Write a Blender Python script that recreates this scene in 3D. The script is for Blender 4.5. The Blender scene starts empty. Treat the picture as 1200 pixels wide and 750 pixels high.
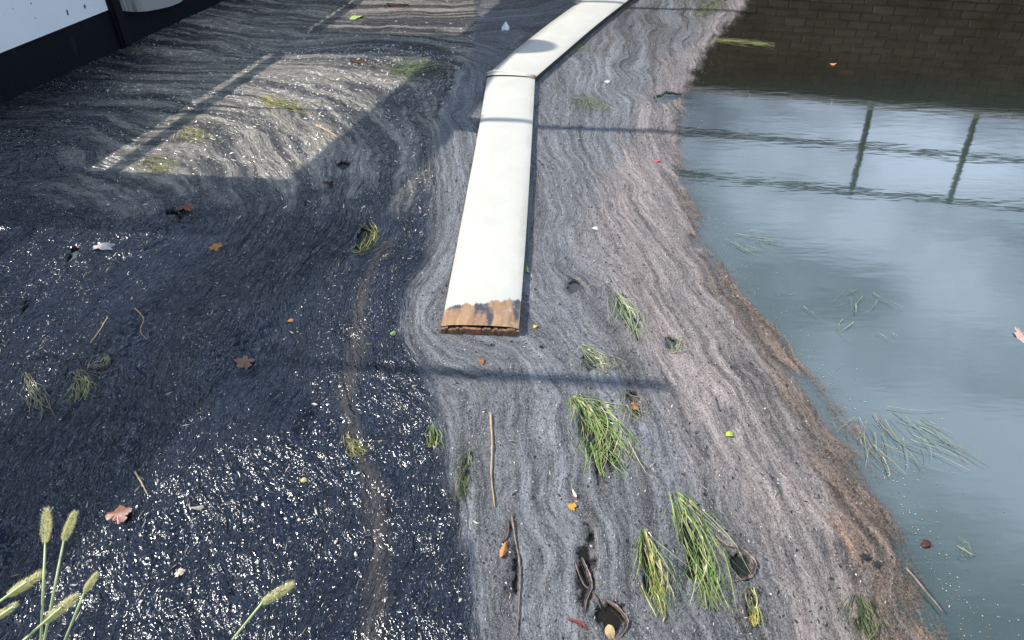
import bpy, bmesh, math, random
import numpy as np
from mathutils import Vector, Matrix
random.seed(7); rng = np.random.default_rng(7)
R = math.radians
scene = bpy.context.scene
COL = scene.collection

# ------------------------------------------------------------------ camera, sky, sun, exposure
CAM_H, PITCH, FPX = 2.0, R(39), 867.0            # eye height over the water, tilt, focal length in photo pixels (1200 wide)
cam = bpy.data.cameras.new('camera'); cam_o = bpy.data.objects.new('camera', cam); COL.objects.link(cam_o)
cam.sensor_width = 36; cam.lens = 36 * FPX / 1200; cam.clip_end = 2000; cam.clip_start = .02
cam_o.location = (0, 0, CAM_H); cam_o.rotation_euler = (R(90) - PITCH, 0, 0)
scene.camera = cam_o
SUN_EL, SUN_AZ = R(38), R(175)
SUN = Vector((math.cos(SUN_EL) * math.cos(SUN_AZ), math.cos(SUN_EL) * math.sin(SUN_AZ), math.sin(SUN_EL)))
w = bpy.data.worlds.new('World'); scene.world = w; w.use_nodes = True
nt = w.node_tree; N = nt.nodes; L = nt.links
bg = N['Background']; bg.inputs['Strength'].default_value = .072
sky = N.new('ShaderNodeTexSky'); sky.sky_type = 'NISHITA'; sky.sun_disc = False
sky.sun_elevation = SUN_EL; sky.sun_rotation = R(-85); sky.air_density = 1.0; sky.dust_density = .3; sky.ozone_density = 3.0
tc = N.new('ShaderNodeTexCoord'); sep = N.new('ShaderNodeSeparateXYZ'); L.new(tc.outputs['Generated'], sep.inputs[0])
def wmath(op, a, b):
    n = N.new('ShaderNodeMath'); n.operation = op
    for i, v in enumerate((a, b)):
        if hasattr(v, 'links'): L.new(v, n.inputs[i])
        else: n.inputs[i].default_value = v
    return n.outputs[0]
zz = wmath('ADD', wmath('MAXIMUM', sep.outputs['Z'], 0.0), .12)
cmb = N.new('ShaderNodeCombineXYZ'); L.new(wmath('DIVIDE', sep.outputs['X'], zz), cmb.inputs[0]); L.new(wmath('DIVIDE', sep.outputs['Y'], zz), cmb.inputs[1])
cn = N.new('ShaderNodeTexNoise'); cn.inputs['Scale'].default_value = .85; cn.inputs['Detail'].default_value = 7; cn.inputs['Roughness'].default_value = .55
mp = N.new('ShaderNodeMapping'); mp.inputs['Location'].default_value = (12.95, 31.12, 0); L.new(cmb.outputs[0], mp.inputs[0]); L.new(mp.outputs[0], cn.inputs['Vector'])
cr = N.new('ShaderNodeValToRGB'); cr.color_ramp.elements[0].position = .50; cr.color_ramp.elements[1].position = .66; L.new(cn.outputs['Fac'], cr.inputs[0])
mx = N.new('ShaderNodeMix'); mx.data_type = 'RGBA'; L.new(cr.outputs[0], mx.inputs['Factor']); L.new(sky.outputs[0], mx.inputs[6]); mx.inputs[7].default_value = (28, 34, 43, 1)
L.new(mx.outputs[2], bg.inputs['Color'])
sun = bpy.data.lights.new('sun', 'SUN'); sun.energy = 5.0; sun.angle = R(.53); sun.color = (1, .965, .91)
sun_o = bpy.data.objects.new('sun', sun); COL.objects.link(sun_o); sun_o.rotation_euler = SUN.to_track_quat('Z', 'Y').to_euler(); sun_o.location = SUN * 20
scene.view_settings.view_transform = 'Standard'; scene.view_settings.look = 'None'; scene.view_settings.gamma = 1; scene.view_settings.use_curve_mapping = False
scene.view_settings.exposure = .40
scene.render.engine = 'CYCLES'

# ------------------------------------------------------------------ helpers
def lin(r, g, b):
    f = lambda c: (c / 255 / 12.92) if c / 255 <= .04045 else ((c / 255 + .055) / 1.055) ** 2.4
    return (f(r), f(g), f(b))
SP, CP = math.sin(PITCH), math.cos(PITCH)
def gp(x, y, z=0.0):
    """a point measured on the photograph -> its place on the level plane z"""
    u = (x - 600) / FPX; v = (y - 375) / FPX
    t = (CAM_H - z) / (SP + v * CP)
    return Vector((u * t, (CP - v * SP) * t, z))
def at_dist(x, y, d):
    u = (x - 600) / FPX; v = (y - 375) / FPX
    return Vector((0, 0, CAM_H)) + Vector((u, CP - v * SP, -(SP + v * CP))).normalized() * d
def to_px(X, Y):
    dep = Y * CP + CAM_H * SP
    return 600 + FPX * X / dep, 375 + FPX * (CAM_H * CP - Y * SP) / dep
def ground(px):  return [gp(*p) for p in px]
def new_obj(name, data, parent=None, mat=None):
    o = bpy.data.objects.new(name, data); COL.objects.link(o)
    if parent: o.parent = parent
    if mat and data: data.materials.append(mat)
    return o
def from_bm(name, bm, mat, parent=None, smooth=False):
    me = bpy.data.meshes.new(name); bm.normal_update(); bm.to_mesh(me); bm.free()
    if smooth: me.polygons.foreach_set('use_smooth', [True] * len(me.polygons))
    return new_obj(name, me, parent, mat)
def from_py(name, v, f, mat, parent=None, smooth=False):
    me = bpy.data.meshes.new(name); me.from_pydata([tuple(p) for p in v], [], f); me.update()
    if smooth: me.polygons.foreach_set('use_smooth', [True] * len(me.polygons))
    return new_obj(name, me, parent, mat)
def tag(o, label=None, cat=None, group=None, kind=None):
    for k, v in (('label', label), ('category', cat), ('group', group), ('kind', kind)):
        if v: o[k] = v
    return o
def empty(name, loc=(0, 0, 0)):
    o = bpy.data.objects.new(name, None); COL.objects.link(o); o.location = loc; return o
def box(bm, c, sx, sy, sz, M=None):
    r = bmesh.ops.create_cube(bm, size=1)
    for v in r['verts']:
        v.co = Vector((v.co.x * sx, v.co.y * sy, v.co.z * sz)) + Vector(c)
        if M: v.co = M @ v.co
    return r['verts']
def tube(bm, pts, rad, n=6, M=None):
    """tapered tube through pts; rad a number or one per point"""
    if not hasattr(rad, '__len__'): rad = [rad] * len(pts)
    rings = []
    for i, p in enumerate(pts):
        a = pts[max(i - 1, 0)]; b = pts[min(i + 1, len(pts) - 1)]
        t = (b - a).normalized(); s = t.cross(Vector((0, 0, 1)))
        if s.length < .1: s = t.cross(Vector((0, 1, 0)))
        s.normalize(); q = s.cross(t)
        rings.append([bm.verts.new(p + (s * math.cos(2 * math.pi * k / n) + q * math.sin(2 * math.pi * k / n)) * rad[i]) for k in range(n)])
    for a, b in zip(rings, rings[1:]):
        for k in range(n): bm.faces.new((a[k], a[(k + 1) % n], b[(k + 1) % n], b[k]))
    bm.faces.new(rings[0][::-1]); bm.faces.new(rings[-1])
def curve_pts(pts, n):
    """Catmull-Rom through pts"""
    P = [pts[0]] + list(pts) + [pts[-1]]; out = []
    for i in range(1, len(P) - 2):
        for k in range(n):
            t = k / n; a, b, c, d = P[i - 1], P[i], P[i + 1], P[i + 2]
            out.append(.5 * ((2 * b) + (c - a) * t + (2 * a - 5 * b + 4 * c - d) * t * t + (3 * b - a - 3 * c + d) * t ** 3))
    out.append(P[-2]); return out

# ------------------------------------------------------------------ materials
class NT:
    def __init__(s, name):
        s.m = bpy.data.materials.new(name); s.m.use_nodes = True; s.t = s.m.node_tree; s.n = s.t.nodes; s.b = s.n['Principled BSDF']; s.out = s.n['Material Output']
    def add(s, t, **k):
        n = s.n.new('ShaderNode' + t)
        for a, v in k.items():
            if a in n.inputs: s.put(v, n.inputs[a])
            else: setattr(n, a, v)
        return n
    def put(s, v, sock):
        if hasattr(v, 'is_output'): s.t.links.new(v, sock)
        elif hasattr(v, '__len__') and len(v) == 3 and sock.type == 'RGBA': sock.default_value = (*v, 1)
        else: sock.default_value = v
    def bsdf(s, **k):
        for a, v in k.items(): s.put(v, s.b.inputs[a.replace('_', ' ')])
    def noise(s, vec, scale, detail=4, rough=.55, dist=0):
        n = s.add('TexNoise'); s.put(scale, n.inputs['Scale']); s.put(detail, n.inputs['Detail']); s.put(rough, n.inputs['Roughness']); s.put(dist, n.inputs['Distortion'])
        if vec is not None: s.put(vec, n.inputs['Vector'])
        return n.outputs['Fac']
    def mapping(s, vec, sc=(1, 1, 1), loc=(0, 0, 0), rot=(0, 0, 0)):
        n = s.add('Mapping'); s.put(vec, n.inputs['Vector']); n.inputs['Scale'].default_value = sc; n.inputs['Location'].default_value = loc; n.inputs['Rotation'].default_value = rot
        return n.outputs[0]
    def ramp(s, fac, a, b, ca=0.0, cb=1.0):
        n = s.add('MapRange'); n.clamp = True; s.put(fac, n.inputs['Value'])
        for k, v in (('From Min', a), ('From Max', b), ('To Min', ca), ('To Max', cb)): s.put(v, n.inputs[k])
        return n.outputs[0]
    def mix(s, f, a, b, mode='MIX'):
        n = s.add('Mix'); n.data_type = 'RGBA'; n.blend_type = mode; s.put(f, n.inputs['Factor'])
        s.put(a if hasattr(a, 'is_output') else (*a, 1), n.inputs[6]); s.put(b if hasattr(b, 'is_output') else (*b, 1), n.inputs[7]); return n.outputs[2]
    def math(s, op, a, b=0.0, c=None):
        n = s.add('Math'); n.operation = op; s.put(a, n.inputs[0]); s.put(b, n.inputs[1])
        if c is not None: s.put(c, n.inputs[2])
        return n.outputs[0]
    def bump(s, h, strength, dist, normal=None):
        n = s.add('Bump'); s.put(h, n.inputs['Height']); n.inputs['Strength'].default_value = strength; n.inputs['Distance'].default_value = dist
        if normal: s.put(normal, n.inputs['Normal'])
        return n.outputs[0]
    def obj(s): return s.add('TexCoord').outputs['Object']
    def attr(s, name): n = s.add('Attribute'); n.attribute_name = name; return n
    def rnd(s): return s.add('ObjectInfo').outputs['Random']

def simple(name, col, rough=.6, var=.25, scale=30, bumpd=.002, spec=.5, stretch=(1, 1, 1)):
    m = NT(name); o = m.mapping(m.obj(), stretch); f = m.noise(o, scale, 5, .6)
    c = m.mix(m.ramp(f, .3, .7), [x * (1 - var) for x in col], [min(1, x * (1 + var)) for x in col])
    m.bsdf(Base_Color=c, Roughness=rough, Normal=m.bump(f, .4, bumpd)); m.b.inputs['Specular IOR Level'].default_value = spec
    return m.m

def tinted(name, rough=.5, trans=.0):
    """colour comes from the per-piece attribute 'tint' (leaf and blade colours)"""
    m = NT(name); a = m.attr('tint').outputs['Color']; f = m.noise(m.obj(), 60, 3, .6)
    c = m.mix(m.ramp(f, .3, .7), a, (.5, .5, .5), 'OVERLAY'); c = m.mix(.75, c, a)
    m.bsdf(Base_Color=c, Roughness=rough)
    if trans:
        t = m.add('BsdfTranslucent'); m.put(a, t.inputs['Color']); s = m.add('MixShader'); s.inputs[0].default_value = trans
        m.t.links.new(m.b.outputs[0], s.inputs[1]); m.t.links.new(t.outputs[0], s.inputs[2]); m.t.links.new(s.outputs[0], m.out.inputs[0])
    return m.m
M_blade = tinted('weed blade', .35, .15); M_fleck = tinted('fleck', .38); M_head = tinted('seed head', .7, .5); M_leaf = tinted('leaf', .45, .1)

# ------------------------------------------------------------------ setting: water, banks
m = NT('murky water'); P = m.obj()
film = m.noise(m.mapping(P, (1, .8, 1)), .55, 4, .6, .6)
sepw = m.add('SeparateXYZ'); m.put(P, sepw.inputs[0])
near = m.math('MULTIPLY', m.ramp(sepw.outputs['Y'], 5.4, 2.6), m.ramp(sepw.outputs['X'], .62, 1.05))                        # the milky algae bloom lies over the near half of the basin
milk = m.math('MULTIPLY', near, m.ramp(film, .2, .75, .55, 1.0))
wc = m.mix(milk, (.018, .0155, .010), (.038, .070, .064))
dust = m.noise(P, 260, 2, .5); dust = m.ramp(dust, .70, .76)      # pollen floating on it
wc = m.mix(m.math('MULTIPLY', dust, .4), wc, (.35, .38, .36))
wob = m.noise(m.mapping(P, (5, 16, 1)), 1.0, 2, .5); wob2 = m.noise(m.mapping(P, (1.4, 2.4, 1)), 1.0, 2, .5)
nrm = m.bump(wob, .026, .02, m.bump(wob2, .012, .06))
m.bsdf(Base_Color=wc, Roughness=.045, IOR=1.7, Normal=nrm)
M_water = m.m
water = from_py('water', [(-60, -4, 0), (60, -4, 0), (60, 40, 0), (-60, 40, 0)], [(0, 1, 2, 3)], M_water)
tag(water, 'murky grey green water of the basin, clear of scum on the right', 'water', kind='structure')

M_earth = simple('earth and grass', (.07, .085, .035), .9, .5, 9, .03)
bm = bmesh.new(); box(bm, (0, -150 + .56, -.4), 300, 300, 1.7)
near_bank = tag(from_bm('bank', bm, M_earth), 'grassy near bank the photographer stands on', 'bank', kind='structure')
bm = bmesh.new(); box(bm, (0, 308, .2), 1200, 590, 1.8)
tag(from_bm('far_ground', bm, M_earth), 'level grassy ground behind the brick wall', 'ground', kind='structure')

# ------------------------------------------------------------------ brick wall with its fence on the far side (seen mirrored in the water)
WALL_O = Vector((4.72, 7.68, 0)); wa = R(-12)
WM = Matrix.Translation(WALL_O) @ Matrix.Rotation(wa, 4, 'Z')     # local x along the wall, -y towards the basin
WH = 1.24
mb = NT('brick'); r_ = mb.rnd(); fz = mb.noise(mb.obj(), 45, 4, .65)
geo = mb.add('NewGeometry').outputs['Position']; moss = mb.noise(geo, 1.6, 5, .65)
bc = mb.mix(r_, (.07, .06, .042), (.20, .165, .115)); bc = mb.mix(mb.ramp(fz, .35, .7), mb.mix(.35, bc, (.08, .08, .05)), bc)
bc = mb.mix(mb.ramp(moss, .38, .62), bc, (.030, .034, .018)); mb.bsdf(Base_Color=bc, Roughness=.85, Normal=mb.bump(fz, .5, .004)); M_brick = mb.m
M_mortar = simple('mortar', (.045, .045, .035), .95, .3, 40, .004); M_coping = simple('coping stone', (.78, .76, .70), .8, .3, 12, .004)
wall = empty('brick_wall', (0, 0, 0)); wall.matrix_world = WM
tag(wall, 'old brick retaining wall with pale coping across the water, seen mirrored in it', 'wall')
bm = bmesh.new(); box(bm, (0, .2, WH / 2 - .25), 40, .36, WH + .49); from_bm('wall_core', bm, M_mortar, wall)
bm = bmesh.new(); box(bm, (0, 0, 0), .196, .06, .071); bmesh.ops.bevel(bm, geom=bm.edges[:], offset=.006, segments=1, affect='EDGES')
bme = bpy.data.meshes.new('brick'); bm.to_mesh(bme); bm.free(); bme.materials.append(M_brick)
rows = 14; rest_v, rest_f = [], []
for rr in range(rows):
    for cc in range(-80, 80):
        x = cc * .208 + (.104 if rr % 2 else 0); z = .045 + rr * .083
        jit = random.uniform(-.007, .008)
        if -3.1 < x < 1.25 and rr < 14:
            o = bpy.data.objects.new('brick', bme); COL.objects.link(o); o.parent = wall
            o.location = (x + random.uniform(-.003, .003), .015 + jit, z); o.rotation_euler = (0, random.uniform(-.012, .012), random.uniform(-.02, .02))
        elif abs(x) < 14:
            k = len(rest_v); y0 = -.015 + jit; hw, hh = .098, .0355
            rest_v += [(x - hw, y0, z - hh), (x + hw, y0, z - hh), (x + hw, y0, z + hh), (x - hw, y0, z + hh), (x - hw, .03, z - hh), (x + hw, .03, z - hh), (x + hw, .03, z + hh), (x - hw, .03, z + hh)]
            rest_f += [(k, k + 1, k + 2, k + 3), (k + 1, k + 5, k + 6, k + 2), (k + 4, k, k + 3, k + 7), (k + 3, k + 2, k + 6, k + 7), (k + 4, k + 5, k + 1, k)]
tag(from_py('brickwork', rest_v, rest_f, M_brick, wall), kind='stuff')
for i in range(-9, 9):
    bm = bmesh.new(); box(bm, (i * .9 + .45 - .3, .17, WH + .025 + random.uniform(-.006, .006)), .885, .46, .07); bmesh.ops.bevel(bm, geom=bm.edges[:], offset=.01, segments=1, affect='EDGES')
    from_bm('coping_stone', bm, M_coping, wall)
M_fence = simple('fence steel', (.10, .13, .10), .6, .3, 20, .002)
fence = empty('steel_railing'); fence.matrix_world = WM
tag(fence, 'green grey steel railing with two rails along the top of the brick wall', 'railing')
lean = .10; FH = 1.24
for i in range(0, 7):
    x = -.72 + i * 1.13 + random.uniform(-.03, .03)
    bm = bmesh.new(); tube(bm, [Vector((x, .2, WH)), Vector((x + lean, .2, WH + FH + .03))], .034, 8); from_bm('post', bm, M_fence, fence, True)
for h in (.11, .64, 1.22):
    bm = bmesh.new(); tube(bm, [Vector((-14, .2, WH + h)), Vector((8, .2, WH + h))], .034, 8); from_bm('rail', bm, M_fence, fence, True)
# dry stems growing along the coping
vv, ff = [], []
for i in range(260):
    x = random.uniform(-4, 3); h = random.uniform(.04, .16); a = random.uniform(-.06, .06); k = len(vv); y = random.uniform(-.035, -.02); z = WH - random.uniform(0, .12)
    vv += [(x, y, z), (x + .008, y, z), (x + a, y - .03, z + h)]; ff.append((k, k + 1, k + 2))
tag(from_py('wall_grass', vv, ff, simple('wall grass', (.12, .14, .05), .8)), 'thin grass stems growing out of the brick wall below the coping', 'grass', kind='stuff')

# ------------------------------------------------------------------ flow field of the drifting scum
GX0, GX1, GY0, GY1, STEP = -5.4, 3.4, .60, 8.6, .04
nx = int((GX1 - GX0) / STEP) + 1; ny = int((GY1 - GY0) / STEP) + 1
cx = GX0 + STEP * np.arange(nx); cy = GY0 + STEP * np.arange(ny); CX, CY = np.meshgrid(cx, cy)
guides = [
 [(885, 0), (825, 70), (792, 150), (800, 230), (850, 320), (930, 420), (1000, 520), (1060, 630), (1115, 750)],
 [(790, 10), (750, 100), (742, 200), (790, 320), (860, 420), (930, 540), (990, 650), (1040, 750)],
 [(700, 60), (668, 150), (680, 250), (730, 340), (780, 430), (830, 540), (880, 650), (920, 750)],
 [(645, 170), (638, 290), (650, 380), (690, 450), (730, 540), (770, 650), (800, 750)],
 [(630, 420), (640, 520), (650, 640), (655, 750)],
 [(535, 160), (522, 250), (512, 320), (492, 355), (482, 392), (500, 415), (545, 415), (600, 408), (632, 425)],
 [(510, 180), (502, 290), (478, 340), (466, 392), (485, 428), (540, 440), (600, 445), (640, 480)],
 [(500, 450), (520, 520), (540, 640), (550, 750)], [(590, 470), (590, 560), (598, 660), (600, 750)],
 [(470, 290), (428, 320), (418, 400), (408, 480), (432, 560), (448, 650), (442, 750)],
 [(470, 180), (440, 260), (400, 320), (370, 400), (372, 480), (395, 580), (400, 750)],
 [(330, 420), (318, 480), (340, 560), (352, 650), (350, 750)],
 [(260, 460), (200, 540), (200, 600), (205, 680), (200, 750)], [(300, 560), (290, 650), (285, 750)],
 [(260, 275), (215, 340), (160, 430), (110, 500), (60, 600), (20, 700)],
 [(140, 300), (90, 380), (60, 440), (10, 520)], [(60, 270), (20, 330), (-30, 420)],
 [(330, 250), (300, 330), (240, 420), (150, 540), (90, 660), (80, 740)],
 [(180, 120), (250, 118), (330, 138), (390, 165), (420, 200)], [(140, 195), (230, 178), (320, 200), (360, 225)], [(270, 85), (360, 95), (430, 130), (470, 160)],
 [(200, 40), (330, 60), (430, 48), (520, 60), (560, 90), (530, 130)], [(350, 10), (450, 20), (560, 10), (640, -20)],
 [(0, 180), (80, 170), (160, 225), (240, 250)], [(20, 240), (100, 240), (200, 262)],
]
gpnt, gtan = [], []
for g in guides:
    q = ground(g); q = curve_pts(q, 6)
    for a, b in zip(q, q[1:]):
        d = b - a
        if d.length < 1e-6: continue
        gpnt.append(((a + b) / 2)[:2]); gtan.append((d.normalized())[:2])
gpnt = np.array(gpnt); gtan = np.array(gtan)
TX = np.zeros((ny, nx)); TY = np.zeros((ny, nx)); WS = np.zeros((ny, nx))
for p, t in zip(gpnt, gtan):
    ww = 1 / ((CX - p[0]) ** 2 + (CY - p[1]) ** 2 + .004) ** 1.7
    TX += ww * t[0]; TY += ww * t[1]; WS += ww
ln = np.hypot(TX, TY) + 1e-9; TX /= ln; TY /= ln
def poisson(vx, vy):
    """scalar field whose gradient is closest to (vx, vy): lap s = div v, mirrored edges"""
    def ext(a, sx, sy):
        a = np.concatenate([a, sx * a[:, ::-1]], 1); return np.concatenate([a, sy * a[::-1]], 0)
    ex, ey = ext(vx, -1, 1), ext(vy, 1, -1)
    kx = 2 * np.pi * np.fft.fftfreq(ex.shape[1], STEP)[None, :]; ky = 2 * np.pi * np.fft.fftfreq(ex.shape[0], STEP)[:, None]
    k2 = kx ** 2 + ky ** 2; k2[0, 0] = 1
    F = -1j * (kx * np.fft.fft2(ex) + ky * np.fft.fft2(ey)) / k2; F[0, 0] = 0
    return np.real(np.fft.ifft2(F))[:ny, :nx]
PSI = poisson(-TY, TX); PHI = poisson(TX, TY)
def samp(A, X, Y):
    fx = np.clip((X - GX0) / STEP, 0, nx - 1.001); fy = np.clip((Y - GY0) / STEP, 0, ny - 1.001)
    i = fx.astype(int); j = fy.astype(int); u = fx - i; v = fy - j
    return A[j, i] * (1 - u) * (1 - v) + A[j, i + 1] * u * (1 - v) + A[j + 1, i] * (1 - u) * v + A[j + 1, i + 1] * u * v
LAT = rng.random((512, 512))
def vnoise(x, y):
    i = np.floor(x).astype(int); j = np.floor(y).astype(int); u = x - i; v = y - j
    u = u * u * (3 - 2 * u); v = v * v * (3 - 2 * v); g = lambda a, b: LAT[b % 512, a % 512]
    return g(i, j) * (1 - u) * (1 - v) + g(i + 1, j) * u * (1 - v) + g(i, j + 1) * (1 - u) * v + g(i + 1, j + 1) * u * v
def fbm(x, y, o=4, r=.55):
    s = 0; a = 1; t = 0
    for k in range(o): s = s + a * vnoise(x * 2 ** k + 17.3 * k, y * 2 ** k + 5.1 * k); t += a; a *= r
    return s / t
PSI = PSI + .15 * (fbm(CX * 2.2, CY * 2.2, 2) - .5) + .07 * (fbm(CX * 6 + 30, CY * 6, 2) - .5); PHI = PHI + .06 * (fbm(CX * 5 + 70, CY * 5, 2) - .5)
def sstep(x, a, b):
    t = np.clip((x - a) / (b - a), 0, 1); return t * t * (3 - 2 * t)
def ipl(y, pts):
    ys, xs = zip(*[(p[1], p[0]) for p in pts]); return np.interp(y, ys, xs)
EDGE = [(930, -60), (885, 0), (858, 30), (832, 62), (815, 95), (806, 130), (803, 175), (810, 220), (848, 305), (898, 365), (948, 428), (1000, 502), (1040, 572), (1080, 650), (1125, 750), (1180, 860)]
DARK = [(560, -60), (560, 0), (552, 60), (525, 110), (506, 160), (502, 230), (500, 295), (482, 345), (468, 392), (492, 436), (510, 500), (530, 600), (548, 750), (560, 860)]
TRAIL = [(470, 275), (440, 310), (422, 350), (418, 420), (405, 470), (415, 520), (440, 580), (447, 650), (442, 760)]
# open water gaps in the mat: (x, y, half width, half length, tilt in degrees, softness)
HOLES = [(684, 670, 15, 58, 2), (716, 722, 24, 26, -20), (604, 668, 6, 44, 0), (866, 664, 15, 20, -25), (760, 672, 13, 58, -10), (812, 640, 15, 62, -12),
 (702, 512, 26, 56, -12), (545, 556, 6, 34, 5), (426, 284, 15, 24, 10), (738, 376, 11, 36, -28), (670, 338, 13, 13, 0), (786, 402, 16, 13, 30), (880, 712, 8, 24, -10),
 (1012, 732, 13, 24, -15), (404, 195, 13, 7, 0), (786, 114, 24, 10, -15), (692, 425, 16, 20, -40), (742, 474, 10, 20, -20),
 (510, 516, 5, 14, 0), (85, 300, 7, 16, 30), (30, 365, 5, 14, 20), (125, 430, 12, 7, -35), (205, 255, 14, 8, 20)]
WEEDY = [(490, 84, 44, 13, 0), (830, 12, 24, 12, -30), (686, 124, 20, 14, 0)]      # thin places where algae shows
SUNK = [(924, 655, 6, 44, -18), (852, 490, 8, 26, -20), (820, 520, 6, 26, -15), (905, 560, 6, 40, -22), (870, 450, 5, 30, -25), (960, 640, 6, 34, -24), (640, 690, 7, 26, 0), (700, 545, 12, 70, -10), (760, 590, 9, 60, -6), (830, 590, 8, 50, -14), (690, 620, 16, 80, 0), (960, 470, 5, 50, -33), (600, 640, 12, 90, 0), (540, 560, 12, 70, 3), (790, 470, 8, 50, -25), (990, 660, 10, 40, -22), (740, 430, 14, 40, -35)]   # dark wet hollows
def ell(px, py, h):
    a = R(h[4]); dx = px - h[0]; dy = py - h[1]; u = dx * math.cos(a) + dy * math.sin(a); v = -dx * math.sin(a) + dy * math.cos(a)
    return np.sqrt((u / h[2]) ** 2 + (v / h[3]) ** 2)

STEP2 = .0115
fx = np.arange(-5.3, 3.1, STEP2); fy = np.arange(.80, 8.4, STEP2); FX, FY = np.meshgrid(fx, fy)
def zones(X, Y):
    """base colour (linear), cover, wetness, pixel place for points of the water surface"""
    psi, phi = samp(PSI, X, Y), samp(PHI, X, Y); px, py = to_px(X, Y)
    warp = (fbm(X * 9, Y * 9, 3) - .5); st = fbm(psi * 22, phi * 2.2, 4); st2 = fbm(psi * 55 + 9, phi * 5, 3)
    k = (Y * CP + CAM_H * SP) / FPX                                # metres per photo pixel there
    d = (ipl(py, EDGE) - px) * k + warp * .10 + (st - .5) * .10    # metres inside the outer edge of the mat
    dd = (px - ipl(py, DARK)) * k + warp * .06 + (st - .5) * .06   # metres right of the dark wet scum
    c_dark = np.array((.012, .018, .033)); c_grey = np.array((.158, .167, .184)); c_tan_sheen = np.array((.42, .375, .31)); c_pink = np.array((.335, .27, .245)); c_rust = np.array((.31, .165, .075)); c_brown = np.array((.075, .066, .056))
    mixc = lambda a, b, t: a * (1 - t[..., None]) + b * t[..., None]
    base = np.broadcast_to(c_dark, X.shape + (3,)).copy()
    upper = sstep(py + warp * 60, 262, 205) * (.12 + .88 * sstep(px + (st - .5) * 120 + (py - 120) * .55, 90, 230))                       # paler far left scum, sun sheen painted into its tan colour
    base = mixc(base, np.broadcast_to(c_tan_sheen, base.shape), upper * (.25 + .7 * sstep(st, .36, .62)))
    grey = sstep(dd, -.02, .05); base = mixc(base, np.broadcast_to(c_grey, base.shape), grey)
    base = mixc(base, np.broadcast_to(c_brown, base.shape), grey * sstep(py + warp * 60, 110, 40) * sstep(st, .35, .6) * .8)
    pw = ipl(py, [(.22, 0), (.32, 150), (.60, 260), (.68, 400), (.58, 600), (.48, 750)])
    pink = sstep(pw - d + (st - .5) * .35, -.16, .16); base = mixc(base, np.broadcast_to(c_pink, base.shape), pink * grey)
    rw = ipl(py, [(.05, 0), (.10, 250), (.20, 400), (.26, 750)])
    rust = sstep(rw - d + (st2 - .5) * .12, -.04, .06) * sstep(py, 20, 250); base = mixc(base, np.broadcast_to(c_rust, base.shape), rust * .85)
    tr = np.abs(px - ipl(py, TRAIL)) * k + warp * .05; trail = sstep(tr, .055, .0) * sstep(py, 268, 300); base = mixc(base, np.broadcast_to(np.array((.095, .078, .066)), base.shape), trail * .8)
    bands = 1 + ((fbm(psi * 7 + 3, phi * .8, 3) - .5) * 1.1 + (fbm(psi * 19 + 60, phi * 1.3, 3) - .5) * 1.5)[..., None] * grey[..., None]; base = base * np.clip(bands, .35, 1.6)
    cover = sstep(d + (st2 - .5) * .12 * sstep(py, 120, 300), -.05, .20)
    cover = cover * (1 - .55 * rust * sstep(fbm(psi * 30 + 4, phi * 3, 3), .45, .6))
    rag = (fbm(X * 24, Y * 24, 4, .7) - .5) * 1.3 + (st2 - .5) * 1.1
    for h in HOLES: cover = np.minimum(cover, sstep(ell(px, py, h) * (.9 + .5 * st) + rag * .9, .45, 1.15))
    thin = np.zeros_like(cover)
    for h in WEEDY: thin = np.maximum(thin, sstep(ell(px, py, h) + rag * .6, 1.3, .5))
    base = mixc(base, np.broadcast_to(np.array((.055, .075, .035)), base.shape), thin * .7)
    sunk = np.zeros_like(cover)
    for h in SUNK: sunk = np.maximum(sunk, sstep(ell(px, py, h) * (.8 + .6 * st) + rag * .7, 1.2, .45))
    base = mixc(base, np.broadcast_to(np.array((.030, .028, .030)), base.shape), sunk * .8)
    cracks = sstep(st2, .30, .18) * grey
    cover = cover * (1 - .75 * cracks * sstep(fbm(X * 4, Y * 4, 2), .5, .7))
    return base, cover, grey, upper, psi, phi, px, py, st, st2
def height(X, Y, cover, grey, upper, psi, phi, st, st2):
    ridge = 1 - np.abs(2 * fbm(psi * 26 + 40, phi * 4.5, 3) - 1); lump = fbm(X * 26, Y * 26, 3); ridge2 = 1 - np.abs(2 * fbm(psi * 9 + 80, phi * 1.6, 3) - 1)
    wet = 1 - grey
    return .005 + cover * (.002 + (.003 + .005 * wet) * ridge + .006 * ridge2 + (.004 + .005 * wet) * (lump - .4) + .003 * (st2 - .5) + .007 * upper * (st - .4))
def surf(X, Y):
    X, Y = np.atleast_1d(np.asarray(X, float)), np.atleast_1d(np.asarray(Y, float)); z = zones(X, Y)
    return height(X, Y, z[1], z[2], z[3], z[4], z[5], z[8], z[9])
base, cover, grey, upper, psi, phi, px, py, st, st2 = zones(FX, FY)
hgt = height(FX, FY, cover, grey, upper, psi, phi, st, st2)
inside = (py > -60) & (py < 840) & (px > -140) & (px < 1340)
keepv = (cover > .03) & inside
q = keepv[:-1, :-1] | keepv[1:, :-1] | keepv[:-1, 1:] | keepv[1:, 1:]
idx = np.arange(FX.size).reshape(FX.shape)
quads = np.stack([idx[:-1, :-1][q], idx[:-1, 1:][q], idx[1:, 1:][q], idx[1:, :-1][q]], 1)
used = np.unique(quads); remap = np.full(FX.size, -1); remap[used] = np.arange(len(used)); quads = remap[quads]
def fast_mesh(name, V, Q, k=4):
    me = bpy.data.meshes.new(name); me.vertices.add(len(V)); me.vertices.foreach_set('co', V.astype(np.float32).ravel())
    me.loops.add(Q.size); me.loops.foreach_set('vertex_index', Q.astype(np.int32).ravel())
    me.polygons.add(len(Q)); me.polygons.foreach_set('loop_start', (np.arange(len(Q)) * k).astype(np.int32)); me.update(calc_edges=True)
    return me
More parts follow.
